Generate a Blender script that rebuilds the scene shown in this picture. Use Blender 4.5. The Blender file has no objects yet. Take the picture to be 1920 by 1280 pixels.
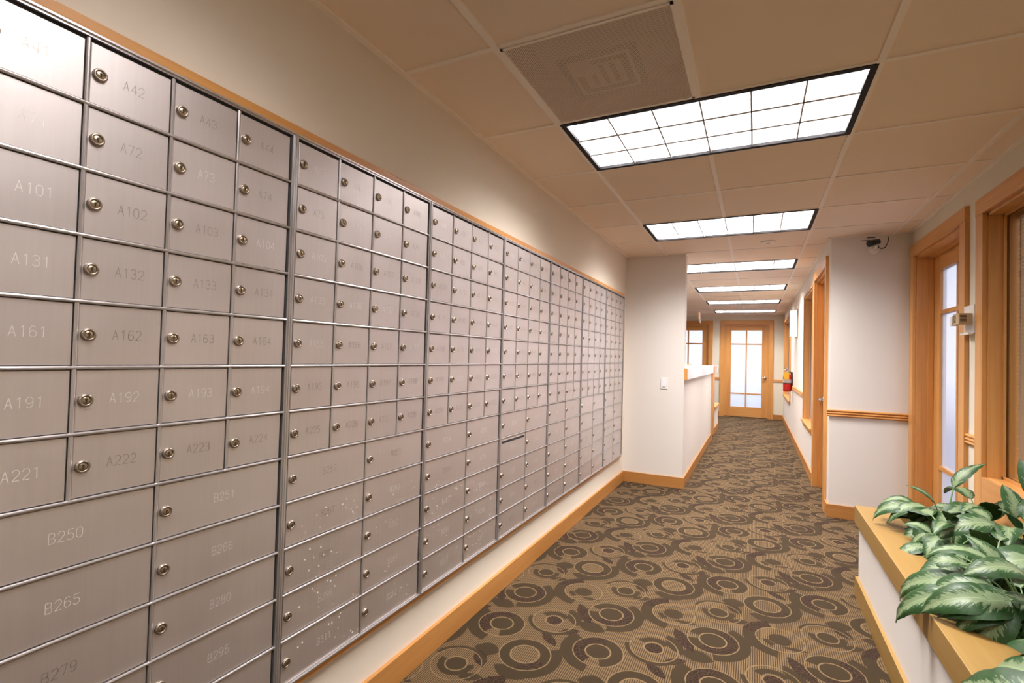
import bpy, bmesh, math, random
from mathutils import Vector, Matrix

scene = bpy.context.scene
COL = scene.collection
PI = math.pi

# ------------------------------------------------------------------ camera, world, exposure
CAM = Vector((1.21687, 0.0, 1.28544))
YAW, PITCH, ROLL = 0.45033, 0.02198, 0.02614
F = Vector((-math.sin(YAW) * math.cos(PITCH), math.cos(YAW) * math.cos(PITCH), math.sin(PITCH)))
R = Vector((math.cos(YAW), math.sin(YAW), 0.0))
U = R.cross(F)
R2 = R * math.cos(ROLL) + U * math.sin(ROLL)
U2 = -R * math.sin(ROLL) + U * math.cos(ROLL)
camd = bpy.data.cameras.new('camera')
camd.sensor_width = 36.0
camd.lens = 917.43 * 36.0 / 1920.0
camd.shift_x = -13.8 / 1920.0
camd.shift_y = 6.35 / 1920.0
camd.clip_start = 0.02
cam = bpy.data.objects.new('camera', camd)
COL.objects.link(cam)
M = Matrix.Identity(4)
for i in range(3):
    M[i][0] = R2[i]; M[i][1] = U2[i]; M[i][2] = -F[i]; M[i][3] = CAM[i]
cam.matrix_world = M
scene.camera = cam

vs = scene.view_settings
vs.view_transform = 'Standard'
vs.look = 'None'
vs.gamma = 1.0
vs.use_curve_mapping = False
vs.exposure = 0.17
LAMP_W = 76.0          # watts of each ceiling fixture
LAMP_COL = (1.0, 0.962, 0.955)
LAMP_SPREAD = math.radians(138)

world = bpy.data.worlds.new('sky')
scene.world = world
world.use_nodes = True
wt = world.node_tree
wt.nodes.clear()
wo = wt.nodes.new('ShaderNodeOutputWorld')
wb = wt.nodes.new('ShaderNodeBackground')
wr = wt.nodes.new('ShaderNodeValToRGB')
wg = wt.nodes.new('ShaderNodeTexCoord')
wsx = wt.nodes.new('ShaderNodeSeparateXYZ')
wm = wt.nodes.new('ShaderNodeMapRange')
wt.links.new(wg.outputs['Generated'], wsx.inputs[0])
wt.links.new(wsx.outputs['Z'], wm.inputs['Value'])
wm.inputs['From Min'].default_value = -0.11
wm.inputs['From Max'].default_value = -0.02
wt.links.new(wm.outputs[0], wr.inputs[0])
wr.color_ramp.elements[0].color = (0.07, 0.09, 0.16, 1)
wr.color_ramp.elements[1].color = (1.0, 1.0, 1.0, 1)
wt.links.new(wr.outputs[0], wb.inputs[0])
wb.inputs[1].default_value = 2.1
wt.links.new(wb.outputs[0], wo.inputs[0])

try:
    scene.cycles.use_denoising = True
    scene.cycles.max_bounces = 10
    scene.cycles.diffuse_bounces = 6
    scene.cycles.glossy_bounces = 4
    scene.cycles.transmission_bounces = 6
    scene.cycles.caustics_reflective = False
    scene.cycles.sample_clamp_indirect = 6.0
except Exception:
    pass

# ------------------------------------------------------------------ measures of the place
CEIL = 2.355
T = 0.61
XL, YA = 0.382, 2.082            # ceiling grid origin (left side / near side of first light)
XW0 = -0.03                      # mailbox wall
YR, XR = 5.15, 0.571             # return wall face, its free end
XS, YS = 1.785, 4.886            # corridor right wall, stub wall face
XW = 2.338                       # right wall
YE = 12.45                       # end wall
YB = -2.4                        # wall behind the camera
YR2 = 5.27

# ------------------------------------------------------------------ node helpers
class NT:
    def __init__(s, name):
        s.m = bpy.data.materials.new(name); s.m.use_nodes = True
        s.t = s.m.node_tree; s.t.nodes.clear()
        s.out = s.t.nodes.new('ShaderNodeOutputMaterial')
    def n(s, typ, **kw):
        nd = s.t.nodes.new(typ)
        for k, v in kw.items(): setattr(nd, k, v)
        return nd
    def put(s, sock, v):
        if isinstance(v, bpy.types.NodeSocket): s.t.links.new(v, sock)
        else: sock.default_value = v
    def m2(s, op, a, b=None, c=None, clamp=False):
        nd = s.n('ShaderNodeMath', operation=op); nd.use_clamp = clamp
        s.put(nd.inputs[0], a)
        if b is not None: s.put(nd.inputs[1], b)
        if c is not None: s.put(nd.inputs[2], c)
        return nd.outputs[0]
    def mix(s, f, a, b):
        nd = s.n('ShaderNodeMix', data_type='RGBA')
        s.put(nd.inputs[0], f)
        s.put(nd.inputs[6], a if isinstance(a, bpy.types.NodeSocket) else (*a[:3], 1))
        s.put(nd.inputs[7], b if isinstance(b, bpy.types.NodeSocket) else (*b[:3], 1))
        return nd.outputs[2]
    def pos(s):
        return s.n('ShaderNodeNewGeometry').outputs['Position']
    def sep(s, v):
        nd = s.n('ShaderNodeSeparateXYZ'); s.put(nd.inputs[0], v); return nd.outputs
    def scaled(s, v, sc, loc=(0, 0, 0)):
        nd = s.n('ShaderNodeMapping'); s.put(nd.inputs[0], v)
        nd.inputs['Scale'].default_value = sc; nd.inputs['Location'].default_value = loc
        return nd.outputs[0]
    def noise(s, v, scale=1.0, detail=2.0, rough=0.5):
        nd = s.n('ShaderNodeTexNoise'); s.put(nd.inputs['Vector'], v)
        nd.inputs['Scale'].default_value = scale; nd.inputs['Detail'].default_value = detail
        nd.inputs['Roughness'].default_value = rough
        return nd.outputs['Fac']
    def ramp(s, v, a, b, c0, c1):
        nd = s.n('ShaderNodeValToRGB'); s.put(nd.inputs[0], v)
        e = nd.color_ramp.elements
        e[0].position = a; e[1].position = b
        e[0].color = (*c0[:3], 1); e[1].color = (*c1[:3], 1)
        return nd.outputs[0]
    def bump(s, h, strength=0.3, dist=0.002):
        nd = s.n('ShaderNodeBump'); s.put(nd.inputs['Height'], h)
        nd.inputs['Strength'].default_value = strength; nd.inputs['Distance'].default_value = dist
        return nd.outputs[0]
    def bsdf(s, col, rough=0.5, metal=0.0, spec=0.5, normal=None, **kw):
        nd = s.n('ShaderNodeBsdfPrincipled')
        s.put(nd.inputs['Base Color'], col if isinstance(col, bpy.types.NodeSocket) else (*col[:3], 1))
        s.put(nd.inputs['Roughness'], rough); s.put(nd.inputs['Metallic'], metal)
        s.put(nd.inputs['Specular IOR Level'], spec)
        if normal is not None: s.put(nd.inputs['Normal'], normal)
        for k, v in kw.items(): s.put(nd.inputs[k.replace('_', ' ')], v)
        s.t.links.new(nd.outputs[0], s.out.inputs[0])
        return nd

def simple(name, col, rough=0.5, metal=0.0, spec=0.5, **kw):
    a = NT(name); a.bsdf(col, rough, metal, spec, **kw); return a.m

def emis(name, col, strength):
    a = NT(name); e = a.n('ShaderNodeEmission'); e.inputs[0].default_value = (*col, 1); e.inputs[1].default_value = strength
    a.t.links.new(e.outputs[0], a.out.inputs[0]); return a.m

def wood(name, axis, c0, c1, rough=0.38):
    a = NT(name)
    sc = [9.0, 9.0, 9.0]; sc[axis] = 0.7
    fine = [90.0, 90.0, 90.0]; fine[axis] = 3.0
    p = a.pos()
    n1 = a.noise(a.scaled(p, sc), 1.0, 3.0, 0.55)
    n2 = a.noise(a.scaled(p, fine), 1.0, 2.0, 0.6)
    f = a.m2('ADD', a.m2('MULTIPLY', n1, 0.7), a.m2('MULTIPLY', n2, 0.3))
    c = a.ramp(f, 0.33, 0.68, c0, c1)
    a.bsdf(c, rough, 0.0, 0.45, normal=a.bump(n2, 0.08, 0.001))
    return a.m

WD0, WD1 = (0.52, 0.222, 0.058), (0.69, 0.350, 0.108)
wood_z = wood('maple_vertical', 2, WD0, WD1)
wood_y = wood('maple_lengthwise', 1, WD0, WD1)
wood_x = wood('maple_crosswise', 0, WD0, WD1)
ledge_wood = wood('pale_maple_ledge', 1, (0.30, 0.170, 0.044), (0.37, 0.225, 0.070), 0.40)
base_y = wood('maple_baseboard_lengthwise', 1, (0.40, 0.165, 0.040), (0.52, 0.245, 0.072))
base_x = wood('maple_baseboard_crosswise', 0, (0.40, 0.165, 0.040), (0.52, 0.245, 0.072))

def wallpaint(name, col):
    a = NT(name)
    n = a.noise(a.pos(), 260.0, 2.0, 0.6)
    a.bsdf(col, 0.75, 0.0, 0.25, normal=a.bump(n, 0.10, 0.001)); return a.m
paint = wallpaint('warm_white_wall_paint', (0.755, 0.71, 0.655))
cream = wallpaint('cream_wall_paint', (0.76, 0.70, 0.57))
paint_left = wallpaint('warm_cream_wall_paint', (0.77, 0.695, 0.585))
white_lam = simple('white_laminate', (0.85, 0.84, 0.86), 0.35)
white_plastic = simple('white_plastic', (0.82, 0.80, 0.77), 0.4)
beige_plastic = simple('beige_plastic', (0.50, 0.36, 0.20), 0.45)
black = simple('black_metal_reveal', (0.006, 0.005, 0.006), 0.6, 0.0, 0.2)
blackp = simple('black_plastic', (0.015, 0.014, 0.016), 0.35)
dark = simple('dark_gap', (0.02, 0.018, 0.018), 0.8)
chrome = simple('satin_nickel', (0.62, 0.60, 0.58), 0.25, 1.0)
louver_white = simple('white_louver', (0.80, 0.79, 0.79), 0.4)
louver_grey = simple('silver_louver', (0.42, 0.41, 0.41), 0.4)
red_paint = simple('red_enamel', (0.55, 0.02, 0.015), 0.25)
yellow = simple('yellow_tag', (0.85, 0.48, 0.03), 0.5)
greyband = simple('grey_label', (0.45, 0.40, 0.38), 0.5)
tbar = simple('ceiling_bar_white', (0.92, 0.83, 0.74), 0.5)
LAMPG = emis('lamp_diffuser', (1.0, 0.955, 0.95), 1.5)
SCONCE = emis('sconce_glow', (1.0, 0.86, 0.70), 1.7)

a = NT('ceiling_tile')
p = a.pos()
f1 = a.noise(p, 320.0, 3.0, 0.7)
c = a.mix(a.m2('GREATER_THAN', a.noise(p, 2.2, 1.0), 0.93), (0.90, 0.755, 0.62), (0.80, 0.66, 0.53))
a.bsdf(c, 0.9, 0.0, 0.1, normal=a.bump(f1, 0.25, 0.002)); tile_m = a.m

# aluminium for the mailbox doors
def aluminium(name, col, rough, dirt=True):
    a = NT(name)
    p = a.pos()
    streak = a.noise(a.scaled(p, (60, 110, 2.2)), 1.0, 3.0, 0.6)
    blot = a.noise(a.scaled(p, (5, 5, 5)), 1.0, 2.0)
    oi = a.n('ShaderNodeObjectInfo').outputs['Random']
    v = a.m2('ADD', a.m2('MULTIPLY', streak, 0.10), a.m2('MULTIPLY', oi, 0.07))
    v = a.m2('ADD', v, a.m2('MULTIPLY', blot, 0.08))
    v = a.m2('ADD', v, 0.87)
    hs = a.n('ShaderNodeVectorMath', operation='SCALE'); hs.inputs[0].default_value = col
    a.put(hs.inputs['Scale'], v)
    c = hs.outputs[0]
    rr = a.m2('ADD', a.m2('MULTIPLY', blot, 0.12), rough - 0.06)
    metal = 0.86
    if dirt:
        xyz = a.sep(p)
        vo = a.n('ShaderNodeTexVoronoi'); a.put(vo.inputs['Vector'], p); vo.inputs['Scale'].default_value = 62.0
        sp = a.m2('LESS_THAN', vo.outputs['Distance'], 0.20)
        pick = a.m2('GREATER_THAN', a.sep(vo.outputs['Color'])[0], 0.62)
        low = a.m2('LESS_THAN', xyz[2], 0.80)
        yin = a.m2('MULTIPLY', a.m2('GREATER_THAN', xyz[1], 1.05), a.m2('LESS_THAN', xyz[1], 2.35))
        cl = a.m2('GREATER_THAN', a.noise(p, 6.0, 2.0), 0.50)
        msk = a.m2('MULTIPLY', a.m2('MULTIPLY', sp, pick), a.m2('MULTIPLY', a.m2('MULTIPLY', low, yin), cl))
        c = a.mix(msk, c, (0.75, 0.68, 0.62))
        metal = a.m2('MULTIPLY', a.m2('SUBTRACT', 1.0, msk), 0.86)
    a.bsdf(c, rr, metal, 0.5, normal=a.bump(streak, 0.05, 0.0006))
    return a.m
alu_door = aluminium('brushed_aluminium_door', (0.69, 0.64, 0.625), 0.42)
alu_frame = aluminium('aluminium_frame', (0.62, 0.595, 0.60), 0.30, False)
engrave_glint = simple('engraving_painted_glint', (0.95, 0.90, 0.84), 0.45, 0.3)  # lighter colour paints the glint that a few engraved numbers catch
engrave_mid = simple('engraving_mid', (0.95, 0.91, 0.88), 0.4, 0.35)
engrave_dim = simple('engraving_dim', (0.43, 0.39, 0.37), 0.4, 0.8)
nickel = simple('lock_nickel', (0.38, 0.32, 0.27), 0.34, 1.0)
brass = simple('lock_brass_core', (0.42, 0.33, 0.22), 0.30, 1.0)

def thin_fresnel(a, f0=0.06):
    lw = a.n('ShaderNodeLayerWeight'); lw.inputs['Blend'].default_value = 0.5
    return a.m2('ADD', a.m2('MULTIPLY', a.m2('POWER', lw.outputs['Facing'], 5.0), 0.9 - f0), f0)
# frosted glass
a = NT('frosted_glass')
gb = a.n('ShaderNodeBsdfRefraction'); gb.inputs['Roughness'].default_value = 0.28; gb.inputs['IOR'].default_value = 1.02
gb.inputs['Color'].default_value = (0.93, 0.95, 1.0, 1)
tl = a.n('ShaderNodeBsdfTranslucent'); tl.inputs[0].default_value = (0.80, 0.83, 0.93, 1)
gl = a.n('ShaderNodeBsdfGlossy'); gl.inputs['Roughness'].default_value = 0.2
ms = a.n('ShaderNodeMixShader'); ms.inputs[0].default_value = 0.45
a.t.links.new(gb.outputs[0], ms.inputs[1]); a.t.links.new(tl.outputs[0], ms.inputs[2])
ms2 = a.n('ShaderNodeMixShader')
a.t.links.new(thin_fresnel(a), ms2.inputs[0]); a.t.links.new(ms.outputs[0], ms2.inputs[1]); a.t.links.new(gl.outputs[0], ms2.inputs[2])
a.t.links.new(ms2.outputs[0], a.out.inputs[0]); frosted = a.m
# clear glass
a = NT('clear_glass')
tr = a.n('ShaderNodeBsdfTransparent'); tr.inputs[0].default_value = (0.92, 0.93, 0.92, 1)
gl = a.n('ShaderNodeBsdfGlossy'); gl.inputs['Roughness'].default_value = 0.02
ms = a.n('ShaderNodeMixShader')
a.t.links.new(thin_fresnel(a), ms.inputs[0]); a.t.links.new(tr.outputs[0], ms.inputs[1]); a.t.links.new(gl.outputs[0], ms.inputs[2])
a.t.links.new(ms.outputs[0], a.out.inputs[0]); clear = a.m
a = NT('blind_slat')
pb = a.n('ShaderNodeBsdfPrincipled'); pb.inputs['Base Color'].default_value = (0.66, 0.50, 0.36, 1); pb.inputs['Roughness'].default_value = 0.45
tl = a.n('ShaderNodeBsdfTranslucent'); tl.inputs[0].default_value = (0.55, 0.38, 0.24, 1)
ms = a.n('ShaderNodeMixShader'); ms.inputs[0].default_value = 0.45
a.t.links.new(pb.outputs[0], ms.inputs[1]); a.t.links.new(tl.outputs[0], ms.inputs[2]); a.t.links.new(ms.outputs[0], a.out.inputs[0]); slat_m = a.m
acrylic = simple('acrylic', (0.85, 0.83, 0.80), 0.15)
exit_edge = emis('exit_sign_edge_glow', (1.0, 0.32, 0.14), 1.2)

# perforated return grille
a = NT('perforated_metal')
p = a.pos(); q = a.sep(p)
def cellc(v, pitch, off=0.0):
    fr_ = a.m2('FRACT', a.m2('ADD', a.m2('DIVIDE', v, pitch), off))
    return a.m2('SUBTRACT', fr_, 0.5)
def holes(off):
    cx_ = cellc(q[0], 0.0095, off); cy_ = cellc(q[1], 0.0095, off)
    d_ = a.m2('SQRT', a.m2('ADD', a.m2('MULTIPLY', cx_, cx_), a.m2('MULTIPLY', cy_, cy_)))
    return a.m2('LESS_THAN', d_, 0.26)
hm = a.m2('MAXIMUM', holes(0.0), holes(0.5))
pb = a.n('ShaderNodeBsdfPrincipled'); pb.inputs['Base Color'].default_value = (0.88, 0.74, 0.62, 1); pb.inputs['Roughness'].default_value = 0.6
tr = a.n('ShaderNodeBsdfTransparent')
ms = a.n('ShaderNodeMixShader')
a.t.links.new(hm, ms.inputs[0]); a.t.links.new(pb.outputs[0], ms.inputs[1]); a.t.links.new(tr.outputs[0], ms.inputs[2])
a.t.links.new(ms.outputs[0], a.out.inputs[0]); perf = a.m
duct_m = simple('galvanised_duct', (0.66, 0.60, 0.54), 0.6, 0.0)
plenum_m = simple('plenum_lining', (0.50, 0.40, 0.33), 0.8)

# carpet: a repeating tile of rings, crescents and leaf shapes over fine lengthwise lines
def carpet():
    a = NT('patterned_carpet')
    PX, PY = 0.4755, 0.978
    p = a.pos(); wob = a.n('ShaderNodeTexNoise'); a.put(wob.inputs['Vector'], p); wob.inputs['Scale'].default_value = 70.0
    wv = a.n('ShaderNodeVectorMath', operation='MULTIPLY_ADD')
    a.put(wv.inputs[0], wob.outputs['Color']); wv.inputs[1].default_value = (0.006, 0.006, 0); a.put(wv.inputs[2], p)
    q = a.sep(wv.outputs[0]); q0 = a.sep(p)
    X, Y = q[0], q[1]
    def wrap(v, c, per):
        nd = a.n('ShaderNodeMath', operation='WRAP')
        a.put(nd.inputs[0], a.m2('SUBTRACT', v, c + 0.003)); nd.inputs[1].default_value = per / 2; nd.inputs[2].default_value = -per / 2
        return nd.outputs[0]
    def local(cx, cy):
        dx, dy = wrap(X, cx, PX), wrap(Y, cy, PY)
        r = a.m2('SQRT', a.m2('ADD', a.m2('MULTIPLY', dx, dx), a.m2('MULTIPLY', dy, dy)))
        return dx, dy, r, a.m2('ARCTAN2', dy, dx)
    def band(r, lo, hi):
        m = a.m2('LESS_THAN', r, hi)
        return m if lo <= 0 else a.m2('MULTIPLY', m, a.m2('GREATER_THAN', r, lo))
    def sector(th, a0, a1):   # degrees, counter-clockwise from a0 to a1
        mid = math.radians((a0 + a1) / 2); half = math.radians((a1 - a0) / 2)
        nd = a.n('ShaderNodeMath', operation='WRAP')
        a.put(nd.inputs[0], a.m2('SUBTRACT', th, mid)); nd.inputs[1].default_value = PI; nd.inputs[2].default_value = -PI
        return a.m2('LESS_THAN', a.m2('ABSOLUTE', nd.outputs[0]), half)
    # yarn colours
    tuft = a.noise(p, 420.0, 2.0, 0.7)
    tuft2 = a.noise(p, 160.0, 2.0, 0.7)
    fx = a.m2('FRACT', a.m2('DIVIDE', a.m2('ADD', q0[0], a.m2('MULTIPLY', a.noise(p, 30.0), 0.002)), PX / 54.0))
    line = a.m2('LESS_THAN', a.m2('ABSOLUTE', a.m2('SUBTRACT', fx, 0.5)), 0.27)
    tf = a.m2('MULTIPLY', line, a.m2('ADD', 0.55, a.m2('MULTIPLY', tuft2, 0.7)), clamp=True)
    stripes = a.mix(tf, (0.0420, 0.0234, 0.0120), (0.1537, 0.1011, 0.0492))
    flat = a.mix(tuft, (0.0276, 0.0174, 0.0083), (0.0394, 0.0256, 0.0126))
    pile = a.mix(a.m2('GREATER_THAN', tuft2, 0.52), (0.0130, 0.0060, 0.0039), (0.0552, 0.0318, 0.0192))
    lite = a.mix(tuft, (0.1255, 0.0829, 0.0402), (0.1958, 0.1311, 0.0641))
    c = stripes
    def lay(mask, colr):
        nonlocal c
        c = a.mix(mask, c, colr)
    def leaf(cx, cy, rx, ry, rot, colr):
        rx *= 1.25; ry *= 1.3
        dx, dy, r, th = local(cx, cy)
        cr, sr = math.cos(math.radians(rot)), math.sin(math.radians(rot))
        u = a.m2('DIVIDE', a.m2('ADD', a.m2('MULTIPLY', dx, cr), a.m2('MULTIPLY', dy, sr)), rx)
        v = a.m2('DIVIDE', a.m2('SUBTRACT', a.m2('MULTIPLY', dy, cr), a.m2('MULTIPLY', dx, sr)), ry)
        s = a.m2('ADD', a.m2('MULTIPLY', u, u), a.m2('ABSOLUTE', v))
        lay(a.m2('LESS_THAN', s, 1.0), colr)
    leaf(0.331, 0.838, 0.062, 0.034, -8, flat)
    leaf(0.052, 0.338, 0.058, 0.034, -8, flat)
    leaf(0.177, 0.930, 0.048, 0.036, 5, flat)
    leaf(0.182, 0.862, 0.050, 0.022, -52, pile)
    leaf(0.208, 0.735, 0.040, 0.018, 25, flat)
    leaf(0.430, 0.378, 0.062, 0.026, -60, flat)
    leaf(0.461, 0.440, 0.080, 0.026, -58, pile)
    leaf(0.449, 0.250, 0.045, 0.018, 35, pile)
    leaf(0.445, 0.598, 0.045, 0.010, 5, flat)
    leaf(0.020, 0.520, 0.045, 0.020, 60, flat)
    leaf(0.260, 0.555, 0.050, 0.016, 50, flat)
    leaf(0.386, 0.153, 0.050, 0.018, -40, pile)
    # each rosette: (cx, cy, [(r0, r1, a0, a1, colour) ...])
    F_, P_, L_, S_ = flat, pile, lite, stripes
    ros = [
        (0.137, 0.165, [(0.112, 0.165, 145, 265, F_), (0.055, 0.107, -70, 75, F_), (0.055, 0.107, 75, 250, P_), (0.107, 0.112, 0, 360, L_), (0, 0.058, 0, 360, L_), (0, 0.051, 0, 360, F_)]),
        (0.106, 0.499, [(0.113, 0.160, -85, 60, F_), (0.055, 0.108, 0, 360, F_), (0.058, 0.106, -120, 70, P_), (0.060, 0.108, 165, 190, S_), (0.108, 0.113, 0, 360, L_), (0, 0.062, 0, 360, L_), (0, 0.055, 0, 360, F_)]),
        (0.338, 0.975, [(0.114, 0.160, -88, 40, F_), (0.055, 0.109, 0, 360, F_), (0.068, 0.107, -85, -15, P_), (0.109, 0.114, 0, 360, L_), (0, 0.066, 0, 360, L_), (0, 0.059, 0, 360, S_)]),
        (0.385, 0.655, [(0.104, 0.160, 168, 265, F_), (0.104, 0.160, 108, 170, P_), (0.099, 0.104, 0, 360, L_), (0.052, 0.080, 200, 245, F_), (0, 0.047, 0, 360, F_)]),
        (0.112, 0.782, [(0.108, 0.124, 30, 165, F_), (0.104, 0.108, 0, 360, L_), (0.049, 0.078, 170, 380, F_), (0, 0.049, 0, 360, L_), (0, 0.043, 0, 360, F_)]),
        (0.350, 0.308, [(0.106, 0.126, 185, 340, F_), (0.101, 0.106, 0, 360, L_), (0.050, 0.082, 40, 155, F_), (0, 0.045, 0, 360, L_), (0, 0.038, 0, 360, P_)]),
    ]
    for cx, cy, els in ros:
        dx, dy, r, th = local(cx, cy)
        for r0, r1, a0, a1, colr in els:
            m = band(r, r0, r1)
            if a1 - a0 < 360: m = a.m2('MULTIPLY', m, sector(th, a0, a1))
            lay(m, colr)
    h = a.m2('ADD', a.m2('MULTIPLY', tf, 0.5), a.m2('MULTIPLY', tuft, 0.6))
    b = a.bsdf(c, 0.95, 0.0, 0.1, normal=a.bump(h, 0.35, 0.002))
    b.inputs['Sheen Weight'].default_value = 0.16; b.inputs['Sheen Roughness'].default_value = 0.45; b.inputs['Sheen Tint'].default_value = (0.80, 0.66, 0.48, 1)
    return a.m
carpet_m = carpet()

# leaf of the aglaonema: silver feathered middle, green margin
def leafmat():
    a = NT('variegated_leaf')
    uv = a.n('ShaderNodeUVMap'); uv.uv_map = 'UVMap'
    q = a.sep(uv.outputs[0])
    u = a.m2('ABSOLUTE', a.m2('SUBTRACT', a.m2('MULTIPLY', q[0], 2.0), 1.0))
    v = q[1]
    s = a.m2('SUBTRACT', v, a.m2('MULTIPLY', u, 0.22))
    oi = a.n('ShaderNodeObjectInfo').outputs['Random']
    cv = a.n('ShaderNodeCombineXYZ'); a.put(cv.inputs[0], a.m2('MULTIPLY', s, 26.0)); a.put(cv.inputs[1], a.m2('MULTIPLY', oi, 40.0)); a.put(cv.inputs[2], a.m2('MULTIPLY', u, 2.0))
    jag = a.noise(cv.outputs[0], 1.0, 3.0, 0.7)
    lim = a.m2('SUBTRACT', 0.56, a.m2('MULTIPLY', v, 0.30))
    d = a.m2('SUBTRACT', a.m2('ADD', u, a.m2('MULTIPLY', a.m2('SUBTRACT', jag, 0.5), 1.7)), lim)
    silver = a.m2('SUBTRACT', 1.0, a.m2('MULTIPLY', a.m2('ADD', d, 0.05), 9.0, clamp=True), clamp=True)
    nmot = a.noise(cv.outputs[0], 2.3, 2.0, 0.6)
    sil = a.mix(nmot, (0.125, 0.19, 0.09), (0.25, 0.315, 0.17))
    grn = a.mix(jag, (0.009, 0.036, 0.009), (0.034, 0.095, 0.022))
    c = a.mix(silver, grn, sil)
    rib = a.m2('LESS_THAN', u, 0.035)
    c = a.mix(a.m2('MULTIPLY', rib, 0.8), c, (0.27, 0.34, 0.17))
    back = a.n('ShaderNodeNewGeometry').outputs['Backfacing']
    c = a.mix(back, c, (0.04, 0.105, 0.028))
    vein = a.noise(cv.outputs[0], 0.9, 1.0)
    b = a.bsdf(c, 0.42, 0.0, 0.35, normal=a.bump(vein, 0.25, 0.003))
    b.inputs['Subsurface Weight'].default_value = 0.0
    return a.m
leaf_m = leafmat()
stem_m = simple('leaf_stem', (0.22, 0.36, 0.14), 0.45)
soil_m = (lambda a: (a.bsdf(a.mix(a.noise(a.pos(), 90.0, 3.0), (0.012, 0.008, 0.006), (0.06, 0.038, 0.025)), 0.95, 0, 0.1, normal=a.bump(a.noise(a.pos(), 60.0, 3.0), 1.0, 0.01)), a.m)[1])(NT('potting_soil'))

# ------------------------------------------------------------------ mesh helpers
class MB:
    def __init__(s): s.v = []; s.f = []; s.mi = []; s.uv = None; s.sm = []
    def add(s, vs_, fs_, mi=0, smooth=False):
        o = len(s.v); s.v += [tuple(x) for x in vs_]
        for f_ in fs_:
            s.f.append([i + o for i in f_]); s.mi.append(mi); s.sm.append(smooth)
        return s
    def box(s, x0, x1, y0, y1, z0, z1, mi=0, bev=0.0):
        if x1 < x0: x0, x1 = x1, x0
        if y1 < y0: y0, y1 = y1, y0
        if z1 < z0: z0, z1 = z1, z0
        if bev <= 0:
            v = [(x0, y0, z0), (x1, y0, z0), (x1, y1, z0), (x0, y1, z0), (x0, y0, z1), (x1, y0, z1), (x1, y1, z1), (x0, y1, z1)]
            return s.add(v, [(0, 3, 2, 1), (4, 5, 6, 7), (0, 1, 5, 4), (1, 2, 6, 5), (2, 3, 7, 6), (3, 0, 4, 7)], mi)
        bm = bmesh.new(); bmesh.ops.create_cube(bm, size=1.0)
        bmesh.ops.scale(bm, vec=(x1 - x0, y1 - y0, z1 - z0), verts=bm.verts)
        bmesh.ops.translate(bm, vec=((x0 + x1) / 2, (y0 + y1) / 2, (z0 + z1) / 2), verts=bm.verts)
        bmesh.ops.bevel(bm, geom=bm.edges[:], offset=bev, segments=2, profile=0.6, affect='EDGES')
        bm.verts.index_update()
        s.add([v.co[:] for v in bm.verts], [[v.index for v in f_.verts] for f_ in bm.faces], mi)
        bm.free(); return s
    def lathe(s, prof, c=(0, 0, 0), axis=2, n=24, mi=0, smooth=True, cap=True):
        # prof: list of (radius, height along axis); mi may be list per band
        vs_ = []; fs_ = []
        def P(r, h, t):
            x, y = r * math.cos(t), r * math.sin(t)
            if axis == 2: return (c[0] + x, c[1] + y, c[2] + h)
            if axis == 0: return (c[0] + h, c[1] + x, c[2] + y)
            return (c[0] + y, c[1] + h, c[2] + x)
        for r, h in prof:
            for k in range(n): vs_.append(P(r, h, 2 * PI * k / n))
        o = len(s.v); s.v += vs_
        for i in range(len(prof) - 1):
            m_ = mi[i] if isinstance(mi, list) else mi
            for k in range(n):
                k2 = (k + 1) % n
                s.f.append([o + i * n + k, o + i * n + k2, o + (i + 1) * n + k2, o + (i + 1) * n + k]); s.mi.append(m_); s.sm.append(smooth)
        if cap:
            m_ = mi[0] if isinstance(mi, list) else mi
            s.f.append([o + k for k in range(n)][::-1]); s.mi.append(m_); s.sm.append(False)
            m_ = mi[-1] if isinstance(mi, list) else mi
            s.f.append([o + (len(prof) - 1) * n + k for k in range(n)]); s.mi.append(m_); s.sm.append(False)
        return s
    def tube(s, pts, r, n=8, mi=0):
        pts = [Vector(p_) for p_ in pts]; rings = []
        for i, p_ in enumerate(pts):
            d = (pts[min(i + 1, len(pts) - 1)] - pts[max(i - 1, 0)]).normalized()
            e = d.cross(Vector((0, 0, 1)));
            if e.length < 1e-3: e = d.cross(Vector((1, 0, 0)))
            e.normalize(); g = d.cross(e)
            rr = r[i] if isinstance(r, (list, tuple)) else r
            rings.append([tuple(p_ + (e * math.cos(2 * PI * k / n) + g * math.sin(2 * PI * k / n)) * rr) for k in range(n)])
        o = len(s.v)
        for q_ in rings: s.v += q_
        for i in range(len(pts) - 1):
            for k in range(n):
                k2 = (k + 1) % n
                s.f.append([o + i * n + k, o + i * n + k2, o + (i + 1) * n + k2, o + (i + 1) * n + k]); s.mi.append(mi); s.sm.append(True)
        s.f.append([o + k for k in range(n)]); s.mi.append(mi); s.sm.append(False)
        s.f.append([o + (len(pts) - 1) * n + k for k in range(n)][::-1]); s.mi.append(mi); s.sm.append(False)
        return s
    def extrude(s, prof, axis, a0, a1, place, mi=0):
        # prof: closed list of (d, z) ; place(d, z, t) -> point
        n = len(prof); v = [place(d, z, a0) for d, z in prof] + [place(d, z, a1) for d, z in prof]
        fs_ = [(i, (i + 1) % n, (i + 1) % n + n, i + n) for i in range(n)] + [tuple(range(n))[::-1], tuple(range(n, 2 * n))]
        return s.add(v, fs_, mi)
    def mesh(s, name, mats, org=(0, 0, 0)):
        me = bpy.data.meshes.new(name)
        me.from_pydata([(x - org[0], y - org[1], z - org[2]) for x, y, z in s.v], [], s.f)
        for m_ in (mats if isinstance(mats, (list, tuple)) else [mats]): me.materials.append(m_)
        me.polygons.foreach_set('material_index', s.mi)
        me.polygons.foreach_set('use_smooth', s.sm)
        me.update()
        return me
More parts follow.
